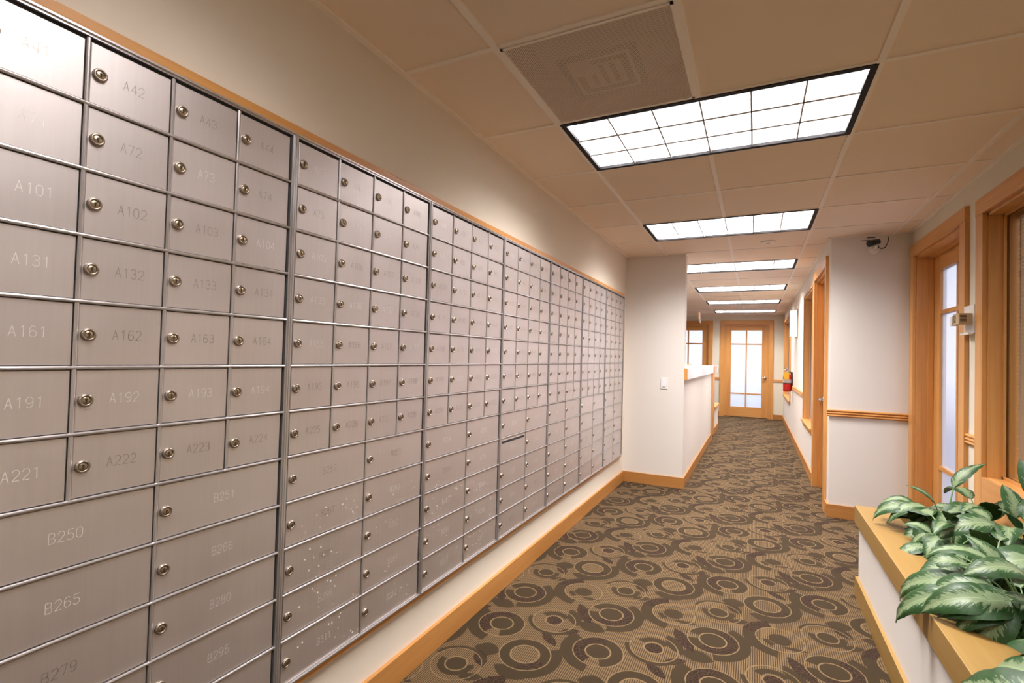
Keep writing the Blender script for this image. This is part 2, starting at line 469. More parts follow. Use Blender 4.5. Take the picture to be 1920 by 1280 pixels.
    def build(s, name, mats, parent=None, org=None, loc=None, fix=True):
        if org is None: org = gloc(parent) if parent else (0, 0, 0)
        me = s.mesh(name, mats, org)
        if fix:
            bm = bmesh.new(); bm.from_mesh(me); bmesh.ops.recalc_face_normals(bm, faces=bm.faces); bm.to_mesh(me); bm.free()
        o = bpy.data.objects.new(name, me); COL.objects.link(o)
        if parent: o.parent = parent
        if loc is not None: o.location = loc
        elif parent is None: o.location = org
        return o

def gloc(o):
    v = Vector((0, 0, 0))
    while o: v += o.location; o = o.parent
    return tuple(v)

def tag(o, label, cat, group=None, kind=None):
    o['label'] = label; o['category'] = cat
    if group: o['group'] = group
    if kind: o['kind'] = kind
    return o
def thing(name, label, cat, loc=(0, 0, 0), group=None):
    o = bpy.data.objects.new(name, None); COL.objects.link(o); o.location = loc; o.empty_display_size = 0.1
    return tag(o, label, cat, group)
def sroot(name, loc=(0, 0, 0)):
    o = bpy.data.objects.new(name, None); COL.objects.link(o); o.location = loc; o.empty_display_size = 0.1
    o['kind'] = 'structure'; return o
def struct(name, mb, mats):
    o = mb.build(name, mats); o['kind'] = 'structure'; return o

# ------------------------------------------------------------------ setting
struct('floor', MB().box(-2.6, 2.9, YB - 0.1, YE + 0.3, -0.08, 0.0), carpet_m)

light_cells = set(); LR = [-6, -3, 0, 3, 6, 9, 12, 15]
for r_ in LR:
    light_cells |= {(0, r_), (1, r_)}
cm = MB(); gm = MB()
zc = CEIL + 0.006
nx0, nx1 = -5, 4
ny0, ny1 = -8, 18
for m_ in range(nx0, nx1):
    for n_ in range(ny0, ny1):
        if (m_, n_) in light_cells or (m_, n_) == (0, -1): continue
        x0, y0 = XL + m_ * T, YA + n_ * T
        cm.box(x0, x0 + T, y0, y0 + T, zc, zc + 0.015)
struct('ceiling', cm, tile_m)
BW = 0.012
def inlight(m_, n_): return (m_, n_) in light_cells
for m_ in range(nx0, nx1 + 1):
    x = XL + m_ * T
    for n_ in range(ny0, ny1):
        if inlight(m_ - 1, n_) and inlight(m_, n_): continue
        y0 = YA + n_ * T
        gm.box(x - BW, x + BW, y0, y0 + T, CEIL - 0.001, zc + 0.004)
for n_ in range(ny0, ny1 + 1):
    y = YA + n_ * T
    gm.box(XL + nx0 * T, XL + nx1 * T, y - BW * 0.75, y + BW * 0.75, CEIL + 0.001, zc + 0.004)
# wall angles
gm.box(XW0, XW0 + 0.022, YB, YR, CEIL - 0.002, zc)
gm.box(XW - 0.022, XW, YB, YS, CEIL - 0.002, zc)
gm.box(XS, XW, YS - 0.022, YS, CEIL - 0.002, zc)
gm.box(XW0, XR, YR - 0.022, YR, CEIL - 0.002, zc)
gm.box(XR, XR + 0.022, YR - 0.022, YR2, CEIL - 0.002, zc)
gm.box(XS - 0.022, XS, YS, YE, CEIL - 0.002, zc)
gm.box(-2.5, XS, YE - 0.022, YE, CEIL - 0.002, zc)
o = gm.build('ceiling_grid', tbar); o['kind'] = 'structure'; o.name = 'trim_1'

HT = CEIL + 0.05
struct('wall_left', MB().box(XW0 - 0.12, XW0, YB, YR, 0, HT), paint_left)
struct('wall_return', MB().box(-2.5, XR, YR, YR2, 0, HT), paint)
struct('wall_back', MB().box(XW0 - 0.12, 2.9, YB - 0.1, YB, 0, HT), paint)
struct('wall_far_left', MB().box(-2.62, -2.5, YR, YE, 0, HT), cream)

def wall_x(name, x0, x1, ya, yb, opens, m):
    # wall in a plane of constant x with openings (y0, y1, z0, z1)
    w = MB(); y = ya
    for (o0, o1, z0, z1) in sorted(opens):
        w.box(x0, x1, y, o0, 0, HT)
        if z0 > 0: w.box(x0, x1, o0, o1, 0, z0)
        w.box(x0, x1, o0, o1, z1, HT); y = o1
    w.box(x0, x1, y, yb, 0, HT)
    return struct(name, w, m)
def wall_y(name, y0, y1, xa, xb, opens, m):
    w = MB(); x = xa
    for (o0, o1, z0, z1) in sorted(opens):
        w.box(x, o0, y0, y1, 0, HT)
        if z0 > 0: w.box(o0, o1, y0, y1, 0, z0)
        w.box(o0, o1, y0, y1, z1, HT); x = o1
    w.box(x, xb, y0, y1, 0, HT)
    return struct(name, w, m)

RD = (3.80, 4.775, 0.0, 2.145)      # right wall door opening
RW = (1.35, 3.470, 0.70, 2.125)     # right wall window opening
wall_x('wall_right', XW, XW + 0.16, YB, YS, [RD, RW], cream)
CD = (5.11, 5.97, 0.0, 2.145)
CW = (6.27, 7.36, 0.565, 2.135)
CW3 = (10.02, 12.10, 0.60, 2.135)
wall_x('wall_corridor_right', XS, XS + 0.13, YS + 0.1, YE, [CD, CW, CW3], paint)
struct('wall_stub', MB().box(XS, XW + 0.16, YS, YS + 0.1, 0, HT), paint)
ED = (0.545, 1.495, 0.0, 2.145)
ED2 = (-0.735, 0.212, 0.0, 2.145)
wall_y('wall_end', YE, YE + 0.14, -2.62, XS + 0.2, [ED2, ED], cream)

# baseboards
BH, BT = 0.108, 0.016
def bb(name, x0, x1, y0, y1, m): return struct(name, MB().box(x0, x1, y0, y1, 0, BH, bev=0.002), m)
bb('baseboard_left', XW0, XW0 + BT, YB, YR, base_y)
bb('baseboard_return', XW0, XR + BT, YR - BT, YR, base_x)
bb('baseboard_corridor_left', XR, XR + BT, YR, 8.56, base_y)
bb('baseboard_corridor_right', XS - BT, XS, 6.07, YE, base_y)
struct('baseboard_stub', MB().box(XS - BT, XW, YS - BT, YS, 0, BH, bev=0.002).box(XS - BT, XS, YS, 5.02, 0, BH), base_x)
struct('baseboard_end', MB().box(1.585, XS, YE - BT, YE, 0, BH).box(0.30, 0.46, YE - BT, YE, 0, BH), base_x)
bb('baseboard_right', XW - BT, XW, 3.31, 3.70, base_y)

# chair rails: three reeds
RZ0, RZ1 = 0.842, 0.902
prof = [(0, 0)]
for k in range(3):
    for j in range(5):
        t_ = j / 4.0
        prof.append((0.010 + 0.009 * math.sin(PI * t_), (k + 0.04 + 0.92 * t_) / 3.0 * 0.06))
prof.append((0, 0.06))
def rail_y(name, xw, sgn, y0, y1):   # runs along y on plane xw, protrudes sgn
    return struct(name, MB().extrude(prof, 1, y0, y1, lambda d, z, t: (xw + sgn * d, t, RZ0 + z)), wood_y)
def rail_x(name, yw, x0, x1):
    return struct(name, MB().extrude(prof, 0, x0, x1, lambda d, z, t: (t, yw - d, RZ0 + z)), wood_x)
rail_x('trim_2', YS, XS - 0.018, XW)
rail_y('trim_3', XW, -1, 3.565, 3.715)
rail_y('trim_4', XS, -1, 7.40, 9.93)
rail_x('trim_5', YE, 1.58, XS)
rail_x('trim_6', YE, 0.30, 0.455)

# ------------------------------------------------------------------ french doors
def french_door(name, axis, a0, a1, plane, sgn, depth, handle_side, wallt):
    """opening from a0 to a1 along the wall; the room side of the wall lies at `plane`;
    sgn = direction into the wall; door leaf recessed by depth."""
    def B(mb, u0, u1, d0, d1, z0, z1, bev=0.0, mi=0):
        p0, p1 = plane + sgn * d0, plane + sgn * d1
        if axis == 'y': return mb.box(p0, p1, u0, u1, z0, z1, mi, bev)
        return mb.box(u0, u1, p0, p1, z0, z1, mi, bev)
    mid = (a0 + a1) / 2
    base = (plane, mid, 0) if axis == 'y' else (mid, plane, 0)
    root = sroot(name, base)
    CWD, CT = 0.09, 0.022
    top = 2.145
    cs = MB()
    B(cs, a0 - CWD + 0.005, a0 + 0.005, -CT, 0, 0, top, 0.002); B(cs, a1 - 0.005, a1 + CWD - 0.005, -CT, 0, 0, top, 0.002)
    ch = MB(); B(ch, a0 - CWD + 0.005, a1 + CWD - 0.005, -CT - 0.002, 0, top, top + CWD, 0.002)
    cs.build('door_casing', wood_z, root)
    ch.build('head_casing', wood_y if axis == 'y' else wood_x, root)
    jm = MB()
    B(jm, a0, a0 + 0.018, 0, wallt, 0, top); B(jm, a1 - 0.018, a1, 0, wallt, 0, top); B(jm, a0, a1, 0, wallt, top - 0.018, top)
    # stops in front of the leaf
    B(jm, a0 + 0.018, a0 + 0.030, depth - 0.035, depth - 0.002, 0, top - 0.018); B(jm, a1 - 0.030, a1 - 0.018, depth - 0.035, depth - 0.002, 0, top - 0.018)
    B(jm, a0 + 0.018, a1 - 0.018, depth - 0.035, depth - 0.002, top - 0.030, top - 0.018)
    jm.build('jamb', wood_z, root)
    l0, l1 = a0 + 0.021, a1 - 0.021
    d0, d1 = depth, depth + 0.042
    SW = 0.130
    g0, g1 = l0 + SW, l1 - SW
    gz0, gz1 = 0.235, 2.005
    lf = MB()
    B(lf, l0, g0, d0, d1, 0.012, top - 0.021, 0.002); B(lf, g1, l1, d0, d1, 0.012, top - 0.021, 0.002)
    leaf = lf.build('door_leaf', wood_z, root)
    rl = MB(); B(rl, g0, g1, d0, d1, 0.012, gz0, 0.002); B(rl, g0, g1, d0, d1, gz1, top - 0.021, 0.002)
    rl.build('rail', wood_y if axis == 'y' else wood_x, leaf)
    mu = MB(); c_ = (g0 + g1) / 2
    B(mu, c_ - 0.014, c_ + 0.014, d0 + 0.004, d1 - 0.004, gz0, gz1)
    for z in (0.541, 1.688): B(mu, g0, g1, d0 + 0.003, d1 - 0.003, z - 0.014, z + 0.014)
    mu.build('muntin', wood_z, leaf)
    gp = MB(); B(gp, g0 - 0.005, g1 + 0.005, d0 + 0.018, d0 + 0.022, gz0 - 0.005, gz1 + 0.005)
    gp.build('glass_pane', frosted, leaf)
    # lever handle
    hu = (l1 - 0.06) if handle_side > 0 else (l0 + 0.06)
    hd = -handle_side
    hz = 0.918
    hb = MB()
    def pt(u, d, z): return (plane + sgn * d, u, z) if axis == 'y' else (u, plane + sgn * d, z)
    pr = [(0.030, 0), (0.030, 0.005), (0.026, 0.010), (0.012, 0.012), (0.011, 0.045)]
    ax = 0 if axis == 'y' else 1
    hb.lathe([(r_, -sgn * h_) for r_, h_ in pr], pt(hu, d0, hz), axis=ax, n=20)
    hb.tube([pt(hu, d0 - 0.042, hz), pt(hu + hd * 0.03, d0 - 0.047, hz), pt(hu + hd * 0.075, d0 - 0.046, hz + 0.002), pt(hu + hd * 0.115, d0 - 0.040, hz)], [0.010, 0.0095, 0.008, 0.007], 10)
    hb.build('door_handle', chrome, leaf)
    th = MB(); B(th, a0, a1, 0, wallt, 0.0, 0.008)
    th.build('threshold', carpet_m, root)
    return root
french_door('door_1', 'x', *ED[:2], YE, 1, 0.03, 1, 0.14)
french_door('door_2', 'x', *ED2[:2], YE, 1, 0.03, 1, 0.14)
french_door('door_3', 'y', *RD[:2], XW, 1, 0.105, -1, 0.16)
french_door('door_4', 'y', *CD[:2], XS, 1, 0.065, 1, 0.13)

# ------------------------------------------------------------------ windows in the corridor and the right wall
def window(name, y0, y1, z0, z1, plane, wallt, gdepth, cw, sill_out, glass, casing_t=0.022, full=True):
    root = sroot(name, (plane, (y0 + y1) / 2, z0))
    c_ = MB()
    c_.box(plane - casing_t, plane, y0 - cw, y0 + 0.003, z0 - (0.198 if full else 0.02), z1, bev=0.002)
    c_.box(plane - casing_t, plane, y1 - 0.003, y1 + cw, z0 - (0.198 if full else 0.02), z1, bev=0.002)
    c_.build('window_casing', wood_z, root)
    h = MB().box(plane - casing_t - 0.002, plane, y0 - cw, y1 + cw, z1, z1 + cw, bev=0.002)
    h.build('head_casing', wood_y, root)
    j = MB()
    j.box(plane, plane + wallt, y0 - 0.001, y0 + 0.018, z0, z1).box(plane, plane + wallt, y1 - 0.018, y1 + 0.001, z0, z1).box(plane, plane + wallt, y0, y1, z1 - 0.018, z1 + 0.001)
    # glazing beads
    for d in (gdepth - 0.018, gdepth + 0.006):
        j.box(plane + d, plane + d + 0.012, y0 + 0.018, y0 + 0.032, z0, z1).box(plane + d, plane + d + 0.012, y1 - 0.032, y1 - 0.018, z0, z1)
        j.box(plane + d, plane + d + 0.012, y0 + 0.018, y1 - 0.018, z1 - 0.032, z1 - 0.018).box(plane + d, plane + d + 0.012, y0 + 0.018, y1 - 0.018, z0, z0 + 0.016)
    j.build('jamb', wood_z, root)
    s_ = MB().box(plane - sill_out, plane + wallt, y0 if full else y0 - cw * 0.4, y1 if full else y1 + cw * 0.4, z0 - 0.022, z0 + 0.002, bev=0.003)
    s_.box(plane - casing_t, plane, y0 + 0.004 if full else y0 - cw * 0.2, y1 - 0.004 if full else y1 + cw * 0.2, z0 - (0.198 if full else 0.072), z0 - (0.0 if full else 0.022), bev=0.002)
    s_.build('window_sill', wood_y, root)
    MB().box(plane + gdepth - 0.003, plane + gdepth + 0.003, y0 + 0.018, y1 - 0.018, z0, z1 - 0.018).build('glass_pane', glass, root)
    return root
window('window_1', *RW, XW, 0.16, 0.075, 0.09, 0.0, clear)
window('window_2', *CW, XS, 0.13, 0.075, 0.03, 0.030, frosted, 0.010, False)
window('window_3', *CW3, XS, 0.13, 0.075, 0.06, 0.030, frosted, 0.018, False)

# venetian blind behind the near right window
bl = thing('window_blind', 'closed brown venetian blind hanging behind the glass of the near right window', 'blind', (XW + 0.12, 2.41, 0.72))
sm_ = MB(); y0, y1 = RW[0] + 0.03, RW[1] - 0.03
nsl = 62
for k in range(nsl):
    z = 0.735 + k * 0.0217
    an = math.radians(62)
    dx, dz = 0.0125 * math.cos(an), 0.0125 * math.sin(an)
    x = XW + 0.118
    sm_.add([(x - dx, y0, z - dz), (x, y0, z + 0.0015), (x + dx, y0, z + dz), (x - dx, y1, z - dz), (x, y1, z + 0.0015), (x + dx, y1, z + dz)],
            [(0, 1, 4, 3), (1, 2, 5, 4)])
sm_.build('slats', slat_m, bl)
MB().box(XW + 0.103, XW + 0.135, y0, y1, 2.075, 2.105, bev=0.002).build('head_rail', beige_plastic, bl)
lc = MB()
for y in (y1 - 0.06, y1 - 0.6, y1 - 1.2, y0 + 0.06):
    lc.box(XW + 0.1015, XW + 0.1025, y - 0.006, y + 0.006, 0.73, 2.08)
lc.build('ladder_tape', greyband, bl)

# ------------------------------------------------------------------ half wall, counter and gate on the corridor's left
HW = 1.085
struct('wall_half', MB().box(XR - 0.12, XR, YR2, 8.56, 0, HW).box(XR - 0.12, XR, YR2, YR2 + 0.01, 0, HW), paint)
struct('wall_low', MB().box(XR - 0.12, XR, 9.26, 10.25, 0, 0.42), paint)
struct('baseboard_half', MB().box(XR, XR + BT, 9.28, 10.25, 0, BH), base_y)
ct = thing('reception_counter', 'white laminate counter ledge capping the half wall beside the corridor', 'counter', (XR, 6.9, HW))
MB().box(XR - 0.30, XR, YR2, 8.56, HW, HW + 0.115).box(XR, XR + 0.03, YR + 0.03, 8.56, HW, HW + 0.115, bev=0.003).build('counter_slab', white_lam, ct)
MB().box(XR, XR + 0.031, YR + 0.012, YR + 0.03, HW - 0.002, HW + 0.117, bev=0.002).build('end_cap', wood_z, ct)
MB().box(XR - 0.33, XR - 0.30, YR2, 8.56, HW, HW + 0.135).build('back_lip', wood_y, ct)
gt = thing('half_door', 'narrow waist-high maple gate at the end of the white counter', 'gate', (XR, 8.95, 0))
MB().box(XR - 0.04, XR + 0.006, 8.66, 9.24, 0.015, 1.195, bev=0.002).build('gate_panel', wood_z, gt)
MB().box(XR - 0.08, XR + 0.024, 8.56, 8.64, 0, 1.20, bev=0.002).build('gate_post', wood_z, gt)
ce = thing('corner_counter', 'small white counter corner just beyond the maple gate', 'counter', (XR, 9.36, 1.08))
MB().box(XR - 0.25, XR + 0.045, 9.27, 9.45, 1.085, 1.20, bev=0.003).build('slab', white_lam, ce)
MB().box(XR - 0.12, XR, 9.26, 9.32, 0.49, 1.085).build('support', paint, ce)
MB().box(XR - 0.14, XR + 0.025, 9.26, 10.27, 0.42, 0.475, bev=0.004).build('low_wall_cap', wood_y).name = 'trim_7'
bpy.data.objects['trim_7']['kind'] = 'structure'

# ------------------------------------------------------------------ ceiling lights
def ceiling_light(n_, label):
    x0, x1 = XL + 0.004, XL + 2 * T - 0.004
    y0, y1 = YA + n_ * T + 0.004, YA + (n_ + 1) * T - 0.004
    cx_, cy_ = (x0 + x1) / 2, (y0 + y1) / 2
    t = thing('ceiling_light', label, 'light', (cx_, cy_, CEIL), 'recessed louvred lights along the ceiling')
    w = 0.024
    f_ = MB()
    zt, zb = CEIL + 0.012, CEIL - 0.002
    f_.box(x0, x1, y0, y0 + w, zb, zt).box(x0, x1, y1 - w, y1, zb, zt).box(x0, x0 + w, y0 + w, y1 - w, zb, zt).box(x1 - w, x1, y0 + w, y1 - w, zb, zt)
    f_.build('frame', black, t)
    ix0, ix1, iy0, iy1 = x0 + w, x1 - w, y0 + w, y1 - w
    H = 0.095
    h = MB(); z0_, z1_ = CEIL + 0.004, CEIL + H
    for a_, b_, c_, d_ in ((x0, ix0, y0, y1), (ix1, x1, y0, y1), (x0, x1, y0, iy0), (x0, x1, iy1, y1)):
        h.box(a_, b_, c_, d_, CEIL + 0.012, z1_)
    h.box(x0, x1, y0, y1, z1_, z1_ + 0.004)
    h.build('housing', louver_white, t)
    MB().box(ix0, ix1, iy0, iy1, z1_ - 0.006, z1_ - 0.002).build('diffuser', LAMPG, t)
    l_ = MB()
    for k in range(1, 6):
        x = ix0 + (ix1 - ix0) * k / 6
        l_.add([(x - 0.0034, iy0, CEIL + 0.003), (x + 0.0034, iy0, CEIL + 0.003), (x + 0.010, iy0, CEIL + 0.06), (x - 0.010, iy0, CEIL + 0.06),
                (x - 0.0034, iy1, CEIL + 0.003), (x + 0.0034, iy1, CEIL + 0.003), (x + 0.010, iy1, CEIL + 0.06), (x - 0.010, iy1, CEIL + 0.06)],
               [(0, 1, 5, 4), (1, 2, 6, 5), (2, 3, 7, 6), (3, 0, 4, 7), (0, 3, 2, 1), (4, 5, 6, 7)])
    for k in range(1, 3):
        y = iy0 + (iy1 - iy0) * k / 3
        l_.add([(ix0, y - 0.0075, CEIL + 0.003), (ix0, y + 0.0075, CEIL + 0.003), (ix0, y + 0.010, CEIL + 0.06), (ix0, y - 0.010, CEIL + 0.06),
                (ix1, y - 0.0075, CEIL + 0.003), (ix1, y + 0.0075, CEIL + 0.003), (ix1, y + 0.010, CEIL + 0.06), (ix1, y - 0.010, CEIL + 0.06)],
               [(0, 1, 5, 4), (1, 2, 6, 5), (2, 3, 7, 6), (3, 0, 4, 7), (0, 3, 2, 1), (4, 5, 6, 7)])
    l_.build('louver', louver_grey, t)
    ld = bpy.data.lights.new('lamp', 'AREA'); ld.shape = 'RECTANGLE'
    ld.size = ix1 - ix0 - 0.02; ld.size_y = iy1 - iy0 - 0.02
    ld.energy = LAMP_W * {-6: 0.6, -3: 0.40, 0: 1.0, 3: 1.0}.get(n_, 0.78); ld.color = LAMP_COL; ld.spread = LAMP_SPREAD
    lo = bpy.data.objects.new('lamp', ld); COL.objects.link(lo); lo.parent = t; lo.location = (0, 0, H - 0.010)
    return t
LL = {-6: 'louvred ceiling light behind the photographer', -3: 'louvred ceiling light right above the photographer',
      0: 'large louvred ceiling light nearest the camera, beside the perforated grille',
      3: 'second louvred ceiling light from the camera, in front of the round ceiling disc',
      6: 'third louvred ceiling light, its left end cut off by the return wall corner',
      9: 'fourth louvred ceiling light, middle one over the corridor',
      12: 'fifth louvred ceiling light, last but one before the end doors',
      15: 'smallest and farthest louvred ceiling light, just before the end wall'}
for n_ in LR: ceiling_light(n_, LL[n_])

# ------------------------------------------------------------------ return air grille
vx0, vx1, vy0, vy1 = XL + 0.012, XL + T - 0.012, YA - T + 0.010, YA - 0.010
vt = thing('ceiling_vent', 'square perforated return air grille in the ceiling by the nearest light', 'vent', ((vx0 + vx1) / 2, (vy0 + vy1) / 2, CEIL))
MB().box(vx0, vx1, vy0, vy1, CEIL - 0.001, CEIL + 0.0002).build('perforated_panel', perf, vt)
MB().box(vx0, vx1, vy0, vy0 + 0.010, CEIL - 0.003, CEIL + 0.006).box(vx0, vx1, vy1 - 0.010, vy1, CEIL - 0.003, CEIL + 0.006).box(vx0, vx0 + 0.010, vy0, vy1, CEIL - 0.003, CEIL + 0.006).box(vx1 - 0.010, vx1, vy0, vy1, CEIL - 0.003, CEIL + 0.006).build('frame', tbar, vt)
hh = 0.16
pl = MB()
pl.box(vx0, vx1, vy0, vy1, CEIL + hh, CEIL + hh + 0.005).box(vx0 - 0.004, vx0, vy0, vy1, CEIL + 0.006, CEIL + hh).box(vx1, vx1 + 0.004, vy0, vy1, CEIL + 0.006, CEIL + hh).box(vx0, vx1, vy0 - 0.004, vy0, CEIL + 0.006, CEIL + hh).box(vx0, vx1, vy1, vy1 + 0.004, CEIL + 0.006, CEIL + hh)
pl.build('plenum_box', plenum_m, vt)
cx_, cy_ = (vx0 + vx1) / 2, (vy0 + vy1) / 2
MB().box(cx_ - 0.145, cx_ + 0.145, cy_ - 0.145, cy_ + 0.145, CEIL + 0.006, CEIL + 0.008).build('duct_opening_shade', dark, vt)  # flat near-black square: shade of the duct opening put into colour
dm = MB()
for s0, s1 in ((0.115, 0.104), (0.075, 0.066)):
    for sx in (-1, 1):
        dm.box(cx_ + sx * s1, cx_ + sx * s0, cy_ - s0, cy_ + s0, CEIL + 0.002, CEIL + 0.005)
        dm.box(cx_ - s0, cx_ + s0, cy_ + sx * s1, cy_ + sx * s0, CEIL + 0.002, CEIL + 0.005)
for k in range(4):
    dm.box(cx_ - 0.06 + k * 0.04 - 0.010, cx_ - 0.06 + k * 0.04 + 0.010, cy_ - 0.07, cy_ + 0.07, CEIL + 0.002, CEIL + 0.005)
dm.box(cx_ - 0.11, cx_ - 0.03, cy_ - 0.11, cy_ - 0.02, CEIL + 0.002, CEIL + 0.005)
dm.build('duct_register', duct_m, vt)

# round ceiling discs
for nm, lb, x, y, r_ in (('ceiling_disc', 'small round cover plate on the ceiling behind the second light', 1.303, 4.87, 0.062),
                         ('ceiling_disc', 'tiny round cover plate on the ceiling near the end of the corridor', 1.31, 10.88, 0.055)):
    t = thing(nm, lb, 'ceiling fitting', (x, y, CEIL), None)
    MB().lathe([(r_, 0.006), (r_, -0.003), (r_ - 0.006, -0.007), (0.012, -0.009)], (x, y, CEIL), n=28).build('cover', tbar, t)
    MB().lathe([(0.018, -0.008), (0.016, -0.014), (0.006, -0.016)], (x, y, CEIL), n=16).build('centre_button', white_plastic, t)

# ------------------------------------------------------------------ mailboxes
STROKES = {
    'A': [[(0, 0), (0.5, 1.4), (1, 0)], [(0.2, 0.48), (0.8, 0.48)]],
    'B': [[(0, 0), (0, 1.4), (0.7, 1.4), (0.9, 1.25), (0.9, 0.9), (0.7, 0.73), (0, 0.73)], [(0.7, 0.73), (1, 0.55), (1, 0.18), (0.75, 0), (0, 0)]],
    '0': [[(0.3, 0), (0.7, 0), (1, 0.3), (1, 1.1), (0.7, 1.4), (0.3, 1.4), (0, 1.1), (0, 0.3), (0.3, 0)]],
    '1': [[(0.25, 1.15), (0.6, 1.4), (0.6, 0)]],
    '2': [[(0, 1.1), (0.25, 1.4), (0.75, 1.4), (1, 1.15), (1, 0.85), (0, 0), (1, 0)]],
    '3': [[(0, 1.2), (0.25, 1.4), (0.75, 1.4), (0.95, 1.2), (0.95, 0.9), (0.7, 0.75), (0.4, 0.75)], [(0.7, 0.75), (1, 0.55), (1, 0.22), (0.75, 0), (0.25, 0), (0, 0.2)]],
    '4': [[(0.8, 0), (0.8, 1.4), (0, 0.42), (1.05, 0.42)]],
    '5': [[(0.95, 1.4), (0.15, 1.4), (0.08, 0.8), (0.65, 0.88), (1, 0.62), (1, 0.25), (0.7, 0), (0.25, 0), (0, 0.2)]],
    '6': [[(0.9, 1.25), (0.65, 1.4), (0.3, 1.4), (0, 1.0), (0, 0.3), (0.3, 0), (0.7, 0), (1, 0.27), (1, 0.55), (0.7, 0.82), (0.3, 0.82), (0, 0.55)]],
    '7': [[(0, 1.4), (1, 1.4), (0.35, 0)]],
    '8': [[(0.3, 0.75), (0.05, 0.95), (0.05, 1.2), (0.3, 1.4), (0.7, 1.4), (0.95, 1.2), (0.95, 0.95), (0.7, 0.75), (0.3, 0.75), (0, 0.5), (0, 0.22), (0.3, 0), (0.7, 0), (1, 0.22), (1, 0.5), (0.7, 0.75)]],
    '9': [[(0.1, 0.15), (0.35, 0), (0.7, 0), (1, 0.4), (1, 1.1), (0.7, 1.4), (0.3, 1.4), (0, 1.13), (0, 0.85), (0.3, 0.58), (0.7, 0.58), (1, 0.85)]],
}
def write(mb, s, y0, z0, h, x, mi, pitch=0.0143):
    w = 0.0098; k = h / 1.4; sw = 0.0006
    for i, ch in enumerate(s):
        oy = y0 + i * pitch
        for line in STROKES[ch]:
            for (a0, b0), (a1, b1) in zip(line[:-1], line[1:]):
                p0 = Vector((oy + a0 * w, z0 + b0 * k)); p1 = Vector((oy + a1 * w, z0 + b1 * k))
                d = (p1 - p0).normalized(); n_ = Vector((-d.y, d.x)) * sw; e = d * sw * 0.6
                q_ = [p0 - e - n_, p1 + e - n_, p1 + e + n_, p0 - e + n_]
                mb.add([(x, v.x, v.y) for v in q_], [(0, 1, 2, 3)], mi)

MW, MH, MZT, MY0 = 0.6618, 0.1326, 1.9016, 0.3191
MARG = 0.0115
DWA = (MW - 2 * MARG) / 4.0
# the lock, shared by every door
lk = MB()
lk.lathe([(0.0130, 0.0), (0.0130, 0.0045), (0.0112, 0.0068), (0.0088, 0.0070), (0.0080, 0.0048)], axis=0, n=22, mi=0, cap=False)
lk.lathe([(0.0080, 0.0048), (0.0066, 0.0060), (0.0001, 0.0060)], axis=0, n=22, mi=1, cap=False)
lk.box(0.0058, 0.0064, -0.0012, 0.0012, -0.0048, 0.0022, 2)
lk.lathe([(0.0024, 0.0061), (0.0001, 0.00645)], (0, 0, 0.0018), axis=0, n=10, mi=2, cap=False)
lock_me = lk.mesh('lock', [nickel, brass, dark])
bm_ = bmesh.new(); bm_.from_mesh(lock_me); bmesh.ops.recalc_face_normals(bm_, faces=bm_.faces); bm_.to_mesh(lock_me); bm_.free()

def door_mesh(w, h, text, centred, style, slot=False):
    d = MB(); b = 0.0012; th = 0.003
    y0, y1, z0, z1 = -w / 2, w / 2, -h / 2, h / 2
    ys = [y0, y0 + b, y1 - b, y1]; zs = [z0, z0 + b, z1 - b, z1]
    # bevelled plate front
    d.add([(-th, y0, z0), (-th, y1, z0), (-th, y1, z1), (-th, y0, z1), (-b, y0, z0), (-b, y1, z0), (-b, y1, z1), (-b, y0, z1),
           (0, y0 + b, z0 + b), (0, y1 - b, z0 + b), (0, y1 - b, z1 - b), (0, y0 + b, z1 - b)],
          [(0, 1, 5, 4), (1, 2, 6, 5), (2, 3, 7, 6), (3, 0, 4, 7), (4, 5, 9, 8), (5, 6, 10, 9), (6, 7, 11, 10), (7, 4, 8, 11), (8, 9, 10, 11)], 0)
    if slot:
        d.box(-0.001, 0.0006, y0 + 0.012, y1 - 0.014, z1 - 0.026, z1 - 0.012, 3)
        d.box(-0.001, 0.0022, y0 + 0.010, y1 - 0.012, z1 - 0.0125, z1 - 0.0105, 0)
    n_ = len(text) * 0.0143 - 0.0045
    hgt = 0.0200
    ty = -n_ / 2 if centred else y0 + 0.058
    write(d, text, ty, -hgt / 2 + 0.002, hgt, 0.00035, {'glint': 1, 'mid': 2, 'dim': 4}[style])
    me = d.mesh('door', [alu_door, engrave_glint, engrave_mid, dark, engrave_dim])
    return me

